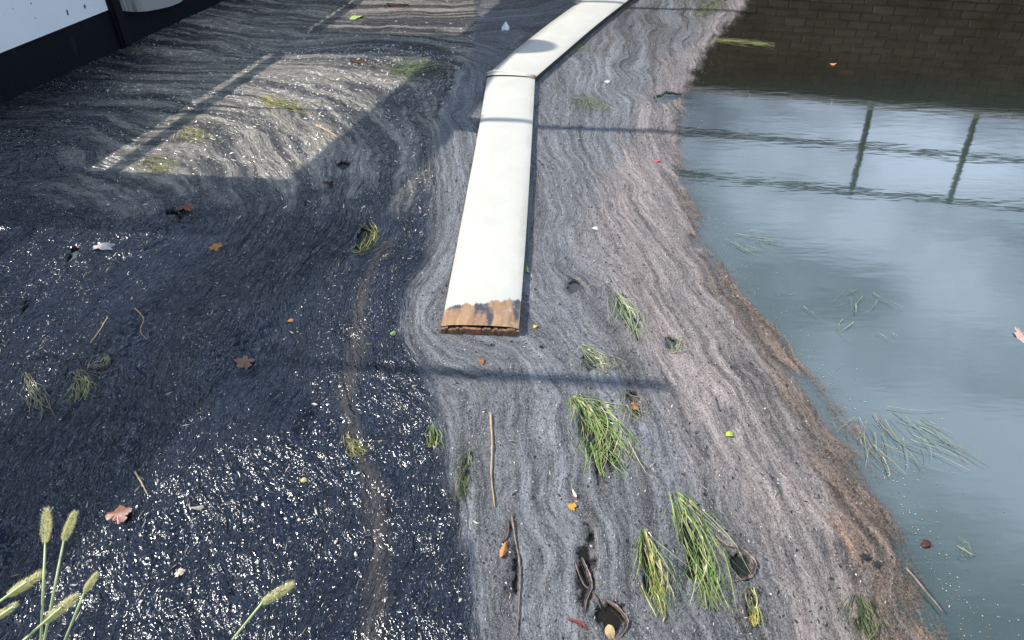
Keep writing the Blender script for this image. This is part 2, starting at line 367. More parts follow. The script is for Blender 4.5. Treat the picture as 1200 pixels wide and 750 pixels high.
def put_attr(me, name, kind, arr):
    a = me.attributes.new(name, kind, 'POINT'); a.data.foreach_set({'FLOAT': 'value', 'FLOAT_VECTOR': 'vector', 'FLOAT_COLOR': 'color'}[kind], arr.astype(np.float32).ravel())
fl = lambda a: a.ravel()[used]
me = fast_mesh('scum', np.stack([fl(FX), fl(FY), fl(hgt)], 1), quads)
me.polygons.foreach_set('use_smooth', np.ones(len(me.polygons), bool))
put_attr(me, 'flow', 'FLOAT_VECTOR', np.stack([fl(psi), fl(phi), 0 * fl(phi)], 1))
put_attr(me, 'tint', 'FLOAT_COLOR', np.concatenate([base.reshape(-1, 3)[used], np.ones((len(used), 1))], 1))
put_attr(me, 'cover', 'FLOAT', fl(cover)); put_attr(me, 'dry', 'FLOAT', fl(grey))

m = NT('scum'); fv = m.attr('flow').outputs['Vector']; tint = m.attr('tint').outputs['Color']; cov = m.attr('cover').outputs['Fac']; dry = m.attr('dry').outputs['Fac']; P = m.obj()
wv = m.add('VectorMath'); wv.operation = 'SCALE'; nz = m.add('TexNoise'); m.put(P, nz.inputs['Vector']); nz.inputs['Scale'].default_value = 14; nz.inputs['Detail'].default_value = 3
m.put(nz.outputs['Color'], wv.inputs[0]); wv.inputs['Scale'].default_value = .028
fa = m.add('VectorMath'); m.put(fv, fa.inputs[0]); m.put(wv.outputs[0], fa.inputs[1]); F = fa.outputs[0]
s1 = m.noise(m.mapping(F, (42, 9, 1)), 1, 4, .62); s2 = m.noise(m.mapping(F, (105, 30, 1), (5, 3, 0)), 1, 4, .62); s3 = m.noise(m.mapping(F, (70, 26, 1), (9, 1, 0)), 1, 3, .6)
s4 = m.noise(m.mapping(F, (34, 1.6, 1), (2, 8, 0)), 1, 5, .68); gr = m.noise(P, 210, 4, .75); gr2 = m.noise(P, 120, 3, .65)
brk = m.ramp(m.noise(m.mapping(P, (1, 1, 1), (3, 3, 0)), 5, 4, .65), .35, .6)
s4b = m.math('ADD', m.math('MULTIPLY', m.math('SUBTRACT', s4, .5), m.ramp(brk, 0, 1, .6, 1.5)), m.math('MULTIPLY_ADD', m.math('SUBTRACT', m.noise(P, 42, 5, .7), .5), .42, .5))
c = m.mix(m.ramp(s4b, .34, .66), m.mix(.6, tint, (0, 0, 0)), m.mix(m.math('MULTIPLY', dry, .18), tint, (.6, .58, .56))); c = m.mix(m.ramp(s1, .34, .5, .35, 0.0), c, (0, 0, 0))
c = m.mix(m.math('MULTIPLY', m.ramp(s2, .56, .72), m.ramp(dry, 0, 1, .06, .5)), c, m.mix(.55, tint, (.55, .52, .48)))
c = m.mix(m.math('MULTIPLY', m.ramp(gr, .52, .62), m.ramp(dry, 0, 1, .02, .62)), c, m.mix(.5, tint, (.62, .58, .54)))
c = m.mix(m.math('MULTIPLY', m.ramp(gr2, .47, .34), .85), c, m.mix(.75, tint, (.004, .005, .006)))
c = m.mix(m.math('MULTIPLY', m.ramp(s3, .38, .28), .7), c, (.012, .011, .010))
w1 = m.noise(m.mapping(F, (84, 20, 1), (3, 3, 0)), 1, 1, .5); w2 = m.noise(m.mapping(F, (185, 70, 1), (7, 2, 0)), 1, 1, .5)   # wet crumpled skin
drift = m.ramp(m.noise(m.mapping(F, (9, 1.4, 1), (4, 6, 0)), 1, 3, .6), .36, .62, .72, 1.0)
w0 = m.noise(m.mapping(F, (26, 7, 1), (1, 5, 0)), 1, 2, .5)
D = lambda h: m.math('MULTIPLY', h, dry)
wet = m.math('SUBTRACT', 1.0, dry); Wt = lambda h: m.math('MULTIPLY', h, m.math('MULTIPLY', wet, drift))
b = m.bump(D(s1), .8, .011); b = m.bump(D(s2), .9, .007, b); b = m.bump(D(gr2), .9, .0075, b); b = m.bump(D(gr), .9, .003, b)
b = m.bump(Wt(w0), 1.0, .036, b); b = m.bump(Wt(w1), 1.0, .015, b); b = m.bump(Wt(w2), 1.0, .0048, b)
rough = m.ramp(dry, 0, 1, .15, .46); rough = m.math('ADD', rough, m.math('MULTIPLY', dry, m.ramp(s1, .3, .7, -.08, .1)))
m.bsdf(Base_Color=c, Roughness=rough, IOR=m.ramp(dry, 0, 1, 1.6, 1.42), Normal=b)
tr = m.add('BsdfTransparent'); ms = m.add('MixShader')
m.put(m.ramp(m.math('ADD', cov, m.math('MULTIPLY', m.math('SUBTRACT', gr2, .5), m.math('SUBTRACT', 1.0, cov)) ), .12, .62), ms.inputs[0])
m.t.links.new(tr.outputs[0], ms.inputs[1]); m.t.links.new(m.b.outputs[0], ms.inputs[2]); m.t.links.new(ms.outputs[0], m.out.inputs[0])
M_scum = m.m; me.materials.append(M_scum)
scum = bpy.data.objects.new('scum', me); COL.objects.link(scum)
tag(scum, 'thick streaked grey and black scum drifting round the white boards on the water', 'scum', kind='stuff')

# ------------------------------------------------------------------ flecks and bits caught in the scum
def flecks(name, label, n, dens, cols, size, aspect, lift):
    X = rng.uniform(-4.8, 2.6, n * 6); Y = rng.uniform(.9, 7.6, n * 6)
    _, cv, g, up, ps, ph, ppx, ppy, s_, s2_ = zones(X, Y)
    keep = (cv > .5) & (ppx > -40) & (ppx < 1240) & (ppy > -20) & (ppy < 790) & (rng.random(len(X)) < dens(g, up, ppx, ppy, s_, ps, ph))
    X, Y, g = X[keep][:n], Y[keep][:n], g[keep][:n]; n = len(X); hs = surf(X, Y)
    ang = np.arctan2(samp(TY, X, Y), samp(TX, X, Y)) + rng.normal(0, .55, n)
    ln = size * np.minimum(rng.lognormal(0, .6, n), 2.8); wd = ln / (aspect * rng.uniform(.6, 1.6, n))
    tilt = rng.normal(0, .35, n); roll = rng.normal(0, .45, n)
    t = np.stack([np.cos(ang), np.sin(ang), np.sin(tilt)], 1); s = np.stack([-np.sin(ang), np.cos(ang), np.sin(roll)], 1)
    c = np.stack([X, Y, hs + lift + rng.uniform(0, .003, n)], 1)
    up3 = np.array((0, 0, 1.0))
    V = np.stack([c - t * ln[:, None] / 2, c + s * wd[:, None] / 2 - t * ln[:, None] * .1, c + t * ln[:, None] / 2, c - s * wd[:, None] / 2 + t * ln[:, None] * .15, c + up3 * (wd * .35)[:, None]], 1).reshape(-1, 3)
    b0 = np.arange(n)[:, None] * 5
    T = np.concatenate([b0 + np.array(x) for x in ((0, 3, 4), (3, 2, 4), (2, 1, 4), (1, 0, 4))], 0)
    me = fast_mesh(name, V, T, 3)
    pal = np.array(cols); ci = pal[rng.integers(0, len(pal), n)] * rng.uniform(.7, 1.15, (n, 1))
    put_attr(me, 'tint', 'FLOAT_COLOR', np.repeat(np.concatenate([np.clip(ci, 0, .9), np.ones((n, 1))], 1), 5, 0))
    o = new_obj(name, me, None, M_fleck); tag(o, label, 'flecks', kind='stuff'); return o
clump = lambda ps, ph: sstep(fbm(ps * 10 + 50, ph * 1.5, 3), .46, .66)
flecks('pale_flecks', 'tiny pale flecks scattered thickly over the black scum on the left', 32000, lambda g, u, x, y, s, ps, ph: (1 - g) * (.06 + .94 * clump(ps, ph)) * (1 - .4 * u),
       [(.55, .54, .52), (.42, .40, .37), (.62, .60, .56), (.34, .30, .26)], .0034, 2.2, .0)
flecks('glint_fibres', 'pale slivers standing in for sun glints along the streaks in the far left scum', 14000, lambda g, u, x, y, s, ps, ph: u * (1 - g) * (.15 + .85 * clump(ps, ph)) * sstep(y, 20, 70) * sstep(x, 80, 170),
       [(.60, .58, .54), (.50, .47, .42), (.66, .64, .60)], .014, 4, .0)  # bright slivers put in as sun glints, kept to the sunlit patch
flecks('straw_bits', 'short straw coloured fibres lying along the streaks of the scum', 5000, lambda g, u, x, y, s, ps, ph: (.25 + .75 * clump(ps, ph)) * (.35 + .4 * (1 - g)),
       [(.40, .33, .22), (.30, .24, .16), (.46, .42, .34), (.22, .16, .10)], .013, 8, .0)
flecks('grey_crumbs', 'pale grey crumbs spread over the grey scum right of the boards', 22000, lambda g, u, x, y, s, ps, ph: g * .9,
       [(.36, .34, .33), (.45, .40, .37), (.26, .25, .25), (.55, .5, .46)], .0042, 2.4, .0)
flecks('dark_bits', 'small black crumbs scattered over the grey scum', 9000, lambda g, u, x, y, s, ps, ph: g * .8,
       [(.012, .012, .014), (.03, .024, .02), (.02, .022, .026)], .0065, 2.6, .0)

n_ = 650; py_s = rng.uniform(60, 750, n_); off_ = rng.exponential(22, n_) * (py_s / 750 + .3); px_s = np.interp(py_s, [p[1] for p in EDGE], [p[0] for p in EDGE]) + off_ + 2
V, T, Cc = [], [], []
for a, b_ in zip(px_s, py_s):
    c = gp(float(a), float(b_)) + Vector((0, 0, .002)); r = random.uniform(.001, .0035); th = random.uniform(0, 6.3); k = len(V)
    V += [c + Vector((r * math.cos(th + i * 2.1), r * math.sin(th + i * 2.1), 0)) for i in range(3)] + [c + Vector((0, 0, r * .4))]; T += [(k, k + 1, k + 3), (k + 1, k + 2, k + 3), (k + 2, k, k + 3)]
    Cc += [random.choice(((.34, .24, .15), (.42, .36, .28), (.22, .15, .09), (.5, .48, .42)))] * 4
o = from_py('edge_specks', V, T, M_fleck); put_attr(o.data, 'tint', 'FLOAT_COLOR', np.concatenate([np.array(Cc), np.ones((len(Cc), 1))], 1)); tag(o, 'loose brown specks drifting on the water along the scum edge', 'specks', kind='stuff')

# ------------------------------------------------------------------ white floating boards
def board_material(bare):
    m = NT('white boards'); o = m.obj(); sx = m.add('SeparateXYZ'); m.put(o, sx.inputs[0])
    big = m.noise(o, 6, 4, .6); streak = m.noise(m.mapping(o, (40, 5, 5)), 1, 4, .65); grime = m.noise(o, 34, 5, .7)
    white = m.mix(m.ramp(big, .35, .75), (.585, .555, .48), (.525, .50, .43)); white = m.mix(m.math('MULTIPLY', m.ramp(grime, .60, .75), .25), white, (.38, .36, .30))
    edge = m.ramp(m.math('ADD', m.math('ABSOLUTE', sx.outputs['X']), m.math('MULTIPLY', m.math('SUBTRACT', m.noise(m.mapping(o, (9, 4, 4)), 1, 5, .7), .5), .09)), .135, .185); white = m.mix(m.math('MULTIPLY', edge, .55), white, (.26, .25, .19))
    scuff = m.noise(m.mapping(o, (60, 3, 5), (0, 0, 0), (0, 0, .3)), 1, 5, .7); white = m.mix(m.math('MULTIPLY', m.ramp(scuff, .62, .72), .22), white, (.30, .28, .24))
    nrm = m.bump(big, .25, .006, m.bump(grime, .15, .001))
    if bare:
        sep2 = m.math('ADD', sx.outputs['Y'], m.math('MULTIPLY', m.math('SUBTRACT', streak, .5), .10))
        lim = m.math('MULTIPLY_ADD', sx.outputs['X'], .22, .155)                      # the paint is worn off the end, further on the right
        worn = m.ramp(m.math('SUBTRACT', sep2, lim), .006, -.006)
        gr_ = m.noise(m.mapping(o, (30, 7, 10)), 1, 5, .65, .8); wood = m.mix(m.ramp(gr_, .3, .7), (.22, .115, .06), (.45, .28, .155))
        st_ = m.noise(m.mapping(o, (13, 3.2, 3), (.62, .4, 0), (0, 0, .35)), 1, 2, .5); wood = m.mix(m.ramp(st_, .52, .60), wood, (.06, .062, .075))
        wood = m.mix(m.math('MULTIPLY', m.ramp(grime, .55, .7), .5), wood, (.60, .52, .45))
        white = m.mix(worn, white, wood); nrm = m.bump(m.math('SUBTRACT', 1.0, worn), .6, .003, nrm)
    m.bsdf(Base_Color=white, Roughness=.55, Normal=nrm); return m.m
M_board1, M_board2 = board_material(True), board_material(False)
M_edge = simple('wet board edge', (.045, .038, .032), .5, .4, 25, .003)
def board(name, label, edge_l, edge_r, top, thick, mat, seg, end_px=None):
    """edge_l / edge_r: points of the two long edges of the top face, near end first"""
    A = curve_pts([gp(*p, top) for p in edge_l], seg); B = curve_pts([gp(*p, top) for p in edge_r], seg)
    org = (A[0] + B[0]) / 2; org.z = 0; ax = ((A[-1] + B[-1]) / 2 - org); ang = math.atan2(-ax.x, ax.y)
    root = empty(name, org); root.rotation_euler = (0, 0, ang); inv = (Matrix.Translation(org) @ Matrix.Rotation(ang, 4, 'Z')).inverted()
    tag(root, label, 'board', 'white boards of the floating boom')
    V, Fc = [], []; nW = 8
    for a, b in zip(A, B):
        for k in range(nW + 1):
            t = k / nW; p = a.lerp(b, t); e = abs(2 * t - 1); p.z += .006 * (1 - e * e) - (.006 if e > .99 else 0); V.append(inv @ p)
    n = len(A)
    for i in range(n - 1):
        for k in range(nW): q0 = i * (nW + 1) + k; Fc.append((q0, q0 + 1, q0 + nW + 2, q0 + nW + 1))
    o = from_py('painted_top', V, Fc, mat, root, True); 
    bmx = bmesh.new()
    for line in (A, B, [A[0].lerp(B[0], t / 8) for t in range(9)], [A[-1].lerp(B[-1], t / 8) for t in range(9)]):
        up = [bmx.verts.new(inv @ (p + Vector((0, 0, -.0062)))) for p in line]; lo = [bmx.verts.new(inv @ (p + Vector((0, 0, -thick)))) for p in line]
        for i in range(len(line) - 1): bmx.faces.new((up[i], up[i + 1], lo[i + 1], lo[i]))
    from_bm('board_edge', bmx, M_edge, root)
    return root, inv
b1, inv1 = board('floating_board', 'long white painted board with bare brown worn end, floating nearest in the scum', [(517, 381), (540, 262), (561, 150), (571, 89)], [(608, 384), (616, 280), (623, 165), (627, 91)], .048, .10, M_board1, 10)
b2, inv2 = board('floating_board', 'white board hinged beyond the first one, slanting away to the upper right', [(570, 88), (600, 61), (642, 28), (678, 2), (720, -30)], [(627, 90), (662, 60), (702, 26), (737, -1), (775, -30)], .058, .11, M_board2, 10)
# hinge lip between the boards and the split end of the near board
bm = bmesh.new(); tube(bm, [inv2 @ gp(x, y, .058) for x, y in ((571, 86), (580, 84), (600, 86.5), (615, 87.5), (627, 90))], [.010, .015, .013, .016, .012], 10); from_bm('joint_lip', bm, M_board2, b2, True)
bm = bmesh.new(); box(bm, inv2 @ gp(626, 89.5, .074), .014, .012, .008); from_bm('rusty_bolt', bm, simple('rust', (.30, .09, .04), .8, .4, 60), b2)
M_endwood = simple('end grain', (.22, .12, .07), .8, .55, 60, .004)
bm = bmesh.new()
for i in range(22):
    t = (i + .5) / 22; p = gp(517 + 91 * t, 381.5 + 3 * t, .048) + Vector((0, -.004 + random.uniform(-.004, .004), -.03)); box(bm, inv1 @ p, .010 + random.random() * .012, .014, random.uniform(.036, .052))
tag(from_bm('splintered_end', bm, M_endwood, b1), kind='stuff')

# ------------------------------------------------------------------ pontoon with a white side screen on the left (its shadow lies over the scum)
h0 = (gp(0, 125) + gp(140, 62)) / 2; ha = R(71.5)
hd = Vector((math.cos(ha), math.sin(ha), 0)); hn = Vector((math.sin(ha), -math.cos(ha), 0))   # along the side, outwards to the basin
TE = math.tan(SUN_EL)
pont = empty('pontoon', h0); pont.rotation_euler = (0, 0, ha)      # local x along the side (s), -y towards the basin
tag(pont, 'moored pontoon with white side panel over a black hull at the upper left', 'pontoon')
mw = NT('white panel'); o_ = mw.obj(); f1 = mw.noise(mw.mapping(o_, (1, 1, .3)), 3, 4); f2 = mw.noise(mw.mapping(o_, (1, 1, .55)), 26, 2, .4)
c_ = mw.mix(mw.ramp(f1, .35, .7), (.80, .82, .82), (.74, .77, .78)); c_ = mw.mix(mw.ramp(f2, .73, .76), c_, (.06, .07, .09))
mw.bsdf(Base_Color=c_, Roughness=.3); M_panel = mw.m
mh = NT('black hull'); o_ = mh.obj(); f1 = mh.noise(mh.mapping(o_, (9, 9, 1.6)), 1, 5, .7); f2 = mh.noise(o_, 90, 2, .5)
c_ = mh.mix(mh.ramp(f1, .58, .78), (.004, .005, .008), (.022, .022, .021)); c_ = mh.mix(mh.ramp(f2, .74, .78), c_, (.25, .22, .18)); mh.bsdf(Base_Color=c_, Roughness=.6); mh.b.inputs['Specular IOR Level'].default_value = .2; M_hull = mh.m
mg = NT('weathered pillar'); o_ = mg.obj(); f1 = mg.noise(mg.mapping(o_, (14, 14, 1.3)), 1, 5, .7); sx_ = mg.add('SeparateXYZ'); mg.put(o_, sx_.inputs[0])
grime = mg.math('MULTIPLY', mg.ramp(f1, .36, .6), mg.ramp(sx_.outputs['X'], .92, .78))
c_ = mg.mix(grime, (.30, .29, .27), (.03, .031, .031)); mg.bsdf(Base_Color=c_, Roughness=.8, Normal=mg.bump(f1, .5, .01)); M_pillar = mg.m
M_fascia = simple('roof fascia', (.30, .31, .32), .6, .15, 5); M_pole = simple('galvanised pole', (.35, .36, .37), .45, .15, 30)
def pbox(name, s0, s1, z0, z1, y0, y1, mat, bev=.008):
    bm = bmesh.new(); box(bm, ((s0 + s1) / 2, (y0 + y1) / 2, (z0 + z1) / 2), s1 - s0, y1 - y0, z1 - z0)
    if bev: bmesh.ops.bevel(bm, geom=bm.edges[:], offset=bev, segments=2, affect='EDGES')
    return from_bm(name, bm, mat, pont)
# hull: rounded end at the far side
prof = [(-9, 0)] + [(5.02 + .16 * math.sin(R(a)), .16 - .16 * math.cos(R(a))) for a in range(0, 91, 15)] + [(5.18, 2.4), (-9, 2.4)]
bm = bmesh.new(); top_ = [bm.verts.new((x, y, .31)) for x, y in prof]; bot_ = [bm.verts.new((x, y, -.25)) for x, y in prof]
bm.faces.new(top_); bm.faces.new(bot_[::-1])
for i in range(len(prof)): j = (i + 1) % len(prof); bm.faces.new((top_[i], bot_[i], bot_[j], top_[j]))
from_bm('hull', bm, M_hull, pont)
def panel_top(s): return TE * np.interp(s, (-4.5, -1.38, .5, 1.16, 3.4), (1.40, 1.28, 1.20, 1.17, 1.12))
def screen(s0, s1, zb):
    bm = bmesh.new(); n = 8; ring = []
    for y in (-.012, .03):
        ring.append([bm.verts.new((s, y, z)) for s, z in [(s0 + (s1 - s0) * i / n, zb) for i in range(n + 1)] + [(s1 - (s1 - s0) * i / n, panel_top(s1 - (s1 - s0) * i / n)) for i in range(n + 1)]])
    k = len(ring[0]); bm.faces.new(ring[0]); bm.faces.new(ring[1][::-1])
    for i in range(k): j = (i + 1) % k; bm.faces.new((ring[0][j], ring[0][i], ring[1][i], ring[1][j]))
    return from_bm('side_panel', bm, M_panel, pont)
for s0, s1 in ((-4.0, -2.03), (-2.027, .575)): screen(s0, s1, .312)
screen(1.13, 5.1, .312); screen(-9, -4.003, .312)
for s0, s1 in ((-4.56, -3.95), (-2.03, -1.42), (.60, 1.13), (3.05, 3.66)): pbox('pillar', s0, s1, TE * 1.1, TE * 2.52, -.03, .035, M_pillar, .012)
def on_side(x, y):
    d = at_dist(x, y, 1) - Vector((0, 0, CAM_H)); den = d.x * hd.y - d.y * hd.x; t = (h0.x * hd.y - h0.y * hd.x) / den
    return (Vector((d.x * t, d.y * t, 0)) - h0).dot(hd), CAM_H + d.z * t
pbox('corner_post', .585, .70, .02, TE * 1.3, -.045, .03, M_hull, .02)
low = [on_side(*p) for p in ((139, 12), (152, 13.5), (166, 13), (181, 10.5), (196, 7), (208, 2), (214, -4))]
ol = low + [(low[-1][0], .9), (low[0][0], .9)]
bm = bmesh.new(); fr_ = [bm.verts.new((a, -.034, b)) for a, b in ol]; bk_ = [bm.verts.new((a, .02, b)) for a, b in ol]; bm.faces.new(fr_); bm.faces.new(bk_[::-1])
for i in range(len(ol)): j = (i + 1) % len(ol); bm.faces.new((fr_[j], fr_[i], bk_[i], bk_[j]))
from_bm('fender_board', bm, M_pillar, pont)
pbox('fascia', -9, 4.2, TE * 2.5, TE * 3.12, -.022, .04, M_fascia)
for s in (-2.93, -.58, 2.04):
    pbox('pole_socket', s - .10, s + .10, TE * 3.121, TE * 3.22, -.06, .06, M_fascia)
    bm = bmesh.new(); tube(bm, [Vector((s, 0, TE * 3.2)), Vector((s, 0, TE * 4.77))], .03, 10); from_bm('pole', bm, M_pole, pont, True)
bm = bmesh.new(); bmesh.ops.create_uvsphere(bm, u_segments=20, v_segments=10, radius=.17); bmesh.ops.translate(bm, verts=bm.verts[:], vec=(.80, .01, TE * 3.15)); from_bm('shadow_dome', bm, M_fascia, pont, True)  # added unseen dome, shaped to cast the rounded shadow on the far board
bm = bmesh.new(); tube(bm, [Vector((s, 0, TE * l)) for s, l in ((-4.6, 1.62), (-1.36, 1.45), (-.35, 1.36), (2.13, 1.22), (4.2, 1.16))], .030, 8); from_bm('hand_rail', bm, M_pole, pont, True)
for s, r_2, l1 in ((-.46, .011, 2.52), (-.25, .009, 1.37), (-.62, .008, 1.4), (-3.0, .010, 2.52), (1.9, .010, 2.52)):
    bm = bmesh.new(); tube(bm, [Vector((s, 0, TE * 1.15)), Vector((s, 0, TE * l1))], r_2, 6); from_bm('baluster', bm, M_pole, pont, True)

# ------------------------------------------------------------------ water weed clumps
def blades(name, label, spine, width, n, blen, cols, cat='weed', lift=.012, spread=.18, bw=.0027, curl=.25):
    q = curve_pts([gp(*p) for p in spine], 8); tot = sum((b - a).length for a, b in zip(q, q[1:]))
    cum = [0]
    for a, b in zip(q, q[1:]): cum.append(cum[-1] + (b - a).length)
    def on(d):
        d = max(0, min(tot * .999, d))
        for i in range(len(q) - 1):
            if cum[i + 1] >= d: f = (d - cum[i]) / max(1e-6, cum[i + 1] - cum[i]); return q[i].lerp(q[i + 1], f), (q[i + 1] - q[i]).normalized()
        return q[-1], (q[-1] - q[-2]).normalized()
    V, Fc, Cc = [], [], []
    for b_ in range(int(n * 1.7)):
        d0 = random.uniform(-.05, .75) * tot; Lb = blen * random.uniform(.5, 1.2); off = random.gauss(0, .42); dr = random.gauss(0, spread); cu = random.gauss(0, curl)
        col = random.choice(cols); sc = random.uniform(.75, 1.2); ww = bw * random.uniform(.5, 1.3); hh = .6 * lift * random.uniform(-.1, 1.0); Lb *= random.choice((.35, .7, 1, 1)); seg = 7; k = len(V)
        for i in range(seg + 1):
            t = i / seg; p, tg = on(d0 + Lb * t); sd = Vector((-tg.y, tg.x, 0)); prof = .35 + .65 * math.sin(math.pi * min(1, max(0, (d0 + Lb * t) / tot)))
            lat = off * width * prof + Lb * (dr * t + cu * t * t); c = p + sd * lat; c.z = hh * math.sin(math.pi * (.15 + .8 * t)) + random.uniform(0, .004)
            wi = ww * (1 - .75 * t ** 2); roll = random.uniform(-.3, .3)
            V += [c + sd * wi / 2, c - sd * wi / 2 + Vector((0, 0, wi * roll))]; Cc += [[x * sc for x in col]] * 2
            if i: Fc.append((k + 2 * i - 2, k + 2 * i - 1, k + 2 * i + 1, k + 2 * i))
    for v, h_ in zip(V, surf([v.x for v in V], [v.y for v in V])): v.z += float(h_) + .002
    org = q[len(q) // 2].copy(); me = bpy.data.meshes.new(name); me.from_pydata([tuple(v - org) for v in V], [], Fc); me.update()
    put_attr(me, 'tint', 'FLOAT_COLOR', np.concatenate([np.array(Cc), np.ones((len(Cc), 1))], 1))
    o = new_obj(name, me, None, M_blade); o.location = org; tag(o, label, cat, 'water weed caught in the scum'); return o
GRN = [(.19, .31, .06), (.29, .40, .09), (.11, .20, .05), (.40, .43, .15), (.50, .50, .26), (.13, .12, .05)]; DGR = [(.05, .09, .03), (.09, .12, .04), (.15, .16, .06), (.20, .20, .08)]
YEL = [(.42, .40, .10), (.32, .34, .08), (.52, .46, .18), (.20, .20, .05)]; STR = [(.34, .29, .18), (.25, .21, .12), (.42, .38, .26), (.16, .15, .08)]; PAL = [(.34, .38, .20), (.22, .28, .12), (.42, .43, .26), (.16, .22, .10)]
blades('weed_clump', 'bright green tangled weed clump in the middle, below the long bar shadow', [(672, 468), (690, 485), (708, 515), (712, 562)], .11, 130, .16, GRN, spread=.35, lift=.02)
blades('weed_clump', 'yellow green weed clump near the bottom edge, left of its longer twin', [(752, 625), (760, 655), (770, 690), (776, 728)], .065, 70, .15, GRN + YEL, spread=.10, lift=.02)
blades('weed_clump', 'long green weed clump pointing down beside the curled strip of bark', [(790, 580), (808, 615), (822, 660), (832, 720)], .075, 85, .20, GRN, spread=.12, lift=.022)
blades('weed_clump', 'small dark green weed clump in the scum at the bottom right', [(1002, 700), (1010, 725), (1016, 760)], .06, 45, .10, DGR)
blades('weed_clump', 'pale thin weed wisp right of the board end, highest of the green clumps', [(718, 345), (733, 370), (746, 402)], .07, 40, .20, PAL, spread=.15)
blades('weed_clump', 'straw coloured weed tangle just above the bar shadow, right of the board end', [(680, 408), (696, 422), (716, 438)], .08, 36, .13, STR + PAL, spread=.4)
blades('weed_clump', 'small weed crescent beside a dark gap right of the pale wisp', [(780, 414), (793, 414), (797, 402)], .03, 18, .09, PAL + STR, spread=.2)
blades('weed_clump', 'little brown weed tuft with an orange leaf right of the bright green clump', [(730, 462), (740, 478), (748, 500)], .06, 28, .10, STR, spread=.4)
blades('weed_clump', 'short weed tuft with an orange leaf below the curled bark', [(876, 692), (880, 712), (884, 738)], .03, 22, .10, YEL + DGR)
blades('weed_clump', 'tiny green tuft left of the straight tan twig', [(507, 503), (506, 530)], .03, 22, .09, GRN)
blades('weed_clump', 'thin dark green weed strip in a narrow gap left of the tan twig', [(550, 525), (545, 560), (540, 592)], .03, 24, .14, DGR)
blades('weed_clump', 'yellowish weed bits in the brown trail through the black scum', [(405, 515), (414, 528), (424, 540)], .035, 26, .09, YEL + STR, spread=.35)
blades('weed_clump', 'weed floating in the small sky reflecting puddle in the black scum', [(412, 298), (428, 296), (437, 275), (430, 265)], .06, 30, .14, DGR + YEL, spread=.3)
blades('weed_clump', 'yellow green weed streak in the sunlit patch, farthest right of three', [(305, 117), (335, 127), (368, 134)], .10, 60, .18, YEL, spread=.2)
blades('weed_clump', 'yellow green weed knot in the sunlit patch, middle one of three', [(216, 154), (230, 162), (240, 170)], .12, 50, .12, YEL, spread=.35)
blades('weed_clump', 'yellow green weed knot at the left corner of the sunlit patch', [(166, 190), (182, 197), (205, 206)], .14, 60, .14, YEL + DGR, spread=.35)
blades('weed_clump', 'green weed patch just left of the joint between the white boards', [(455, 88), (485, 84), (520, 74)], .14, 60, .20, DGR + GRN, spread=.3)
blades('weed_clump', 'bright green weed streak lying at the edge of the clear water', [(832, 48), (862, 50), (908, 54)], .09, 60, .22, GRN + YEL, spread=.10)
blades('weed_clump', 'olive weed patch at the top edge of the photo right of the boards', [(818, 22), (832, 10), (842, -6)], .16, 60, .20, YEL + DGR, spread=.3)
blades('weed_clump', 'faint green weed swirl in grey scum right of the board joint', [(668, 118), (690, 122), (706, 136)], .12, 40, .16, PAL + DGR, spread=.5)
blades('weed_clump', 'small green weed tuft close to the right edge of the far board', [(668, 62), (682, 56)], .07, 24, .12, DGR + GRN, spread=.4)
blades('straw_tuft', 'pale straw tuft on the black scum at the far left, left one of two', [(32, 442), (44, 468), (56, 498)], .05, 36, .12, STR, 'straw', spread=.15)
blades('straw_tuft', 'matted straw tuft on the black scum at the left, right one of two', [(90, 440), (98, 458), (94, 476)], .06, 40, .10, STR + YEL, 'straw', spread=.3)
blades('straw_tuft', 'tangle of dry straw with dark gap above the matted tuft', [(104, 436), (118, 430), (130, 422)], .05, 26, .09, STR, 'straw', spread=.3)
blades('drifting_grass', 'pale grass stems drifting in the clear water beside the scum edge', [(1035, 480), (1060, 500), (1105, 530), (1130, 555)], .16, 16, .24, PAL + STR, 'grass', lift=.004, spread=.5, bw=.003)
blades('drifting_grass', 'short grass stems drifting in the water near the corner of the scum', [(1010, 490), (1020, 520), (1045, 560)], .10, 14, .16, PAL + STR, 'grass', lift=.004, spread=.3, bw=.003)
blades('drifting_grass', 'sparse grass threads drifting in the water above the scum bend', [(850, 275), (880, 282), (920, 286)], .14, 10, .16, PAL, 'grass', lift=.004, spread=.5, bw=.0028)
blades('drifting_grass', 'few loose grass threads floating in the middle of the open water', [(1000, 340), (1012, 380), (1030, 430)], .30, 12, .09, PAL, 'grass', lift=.004, spread=.8, bw=.003)
blades('drifting_grass', 'two pale grass stalks floating below the reddish scrap in open water', [(1112, 628), (1120, 640), (1136, 655)], .05, 4, .09, PAL, 'grass', lift=.004, spread=.3, bw=.003)

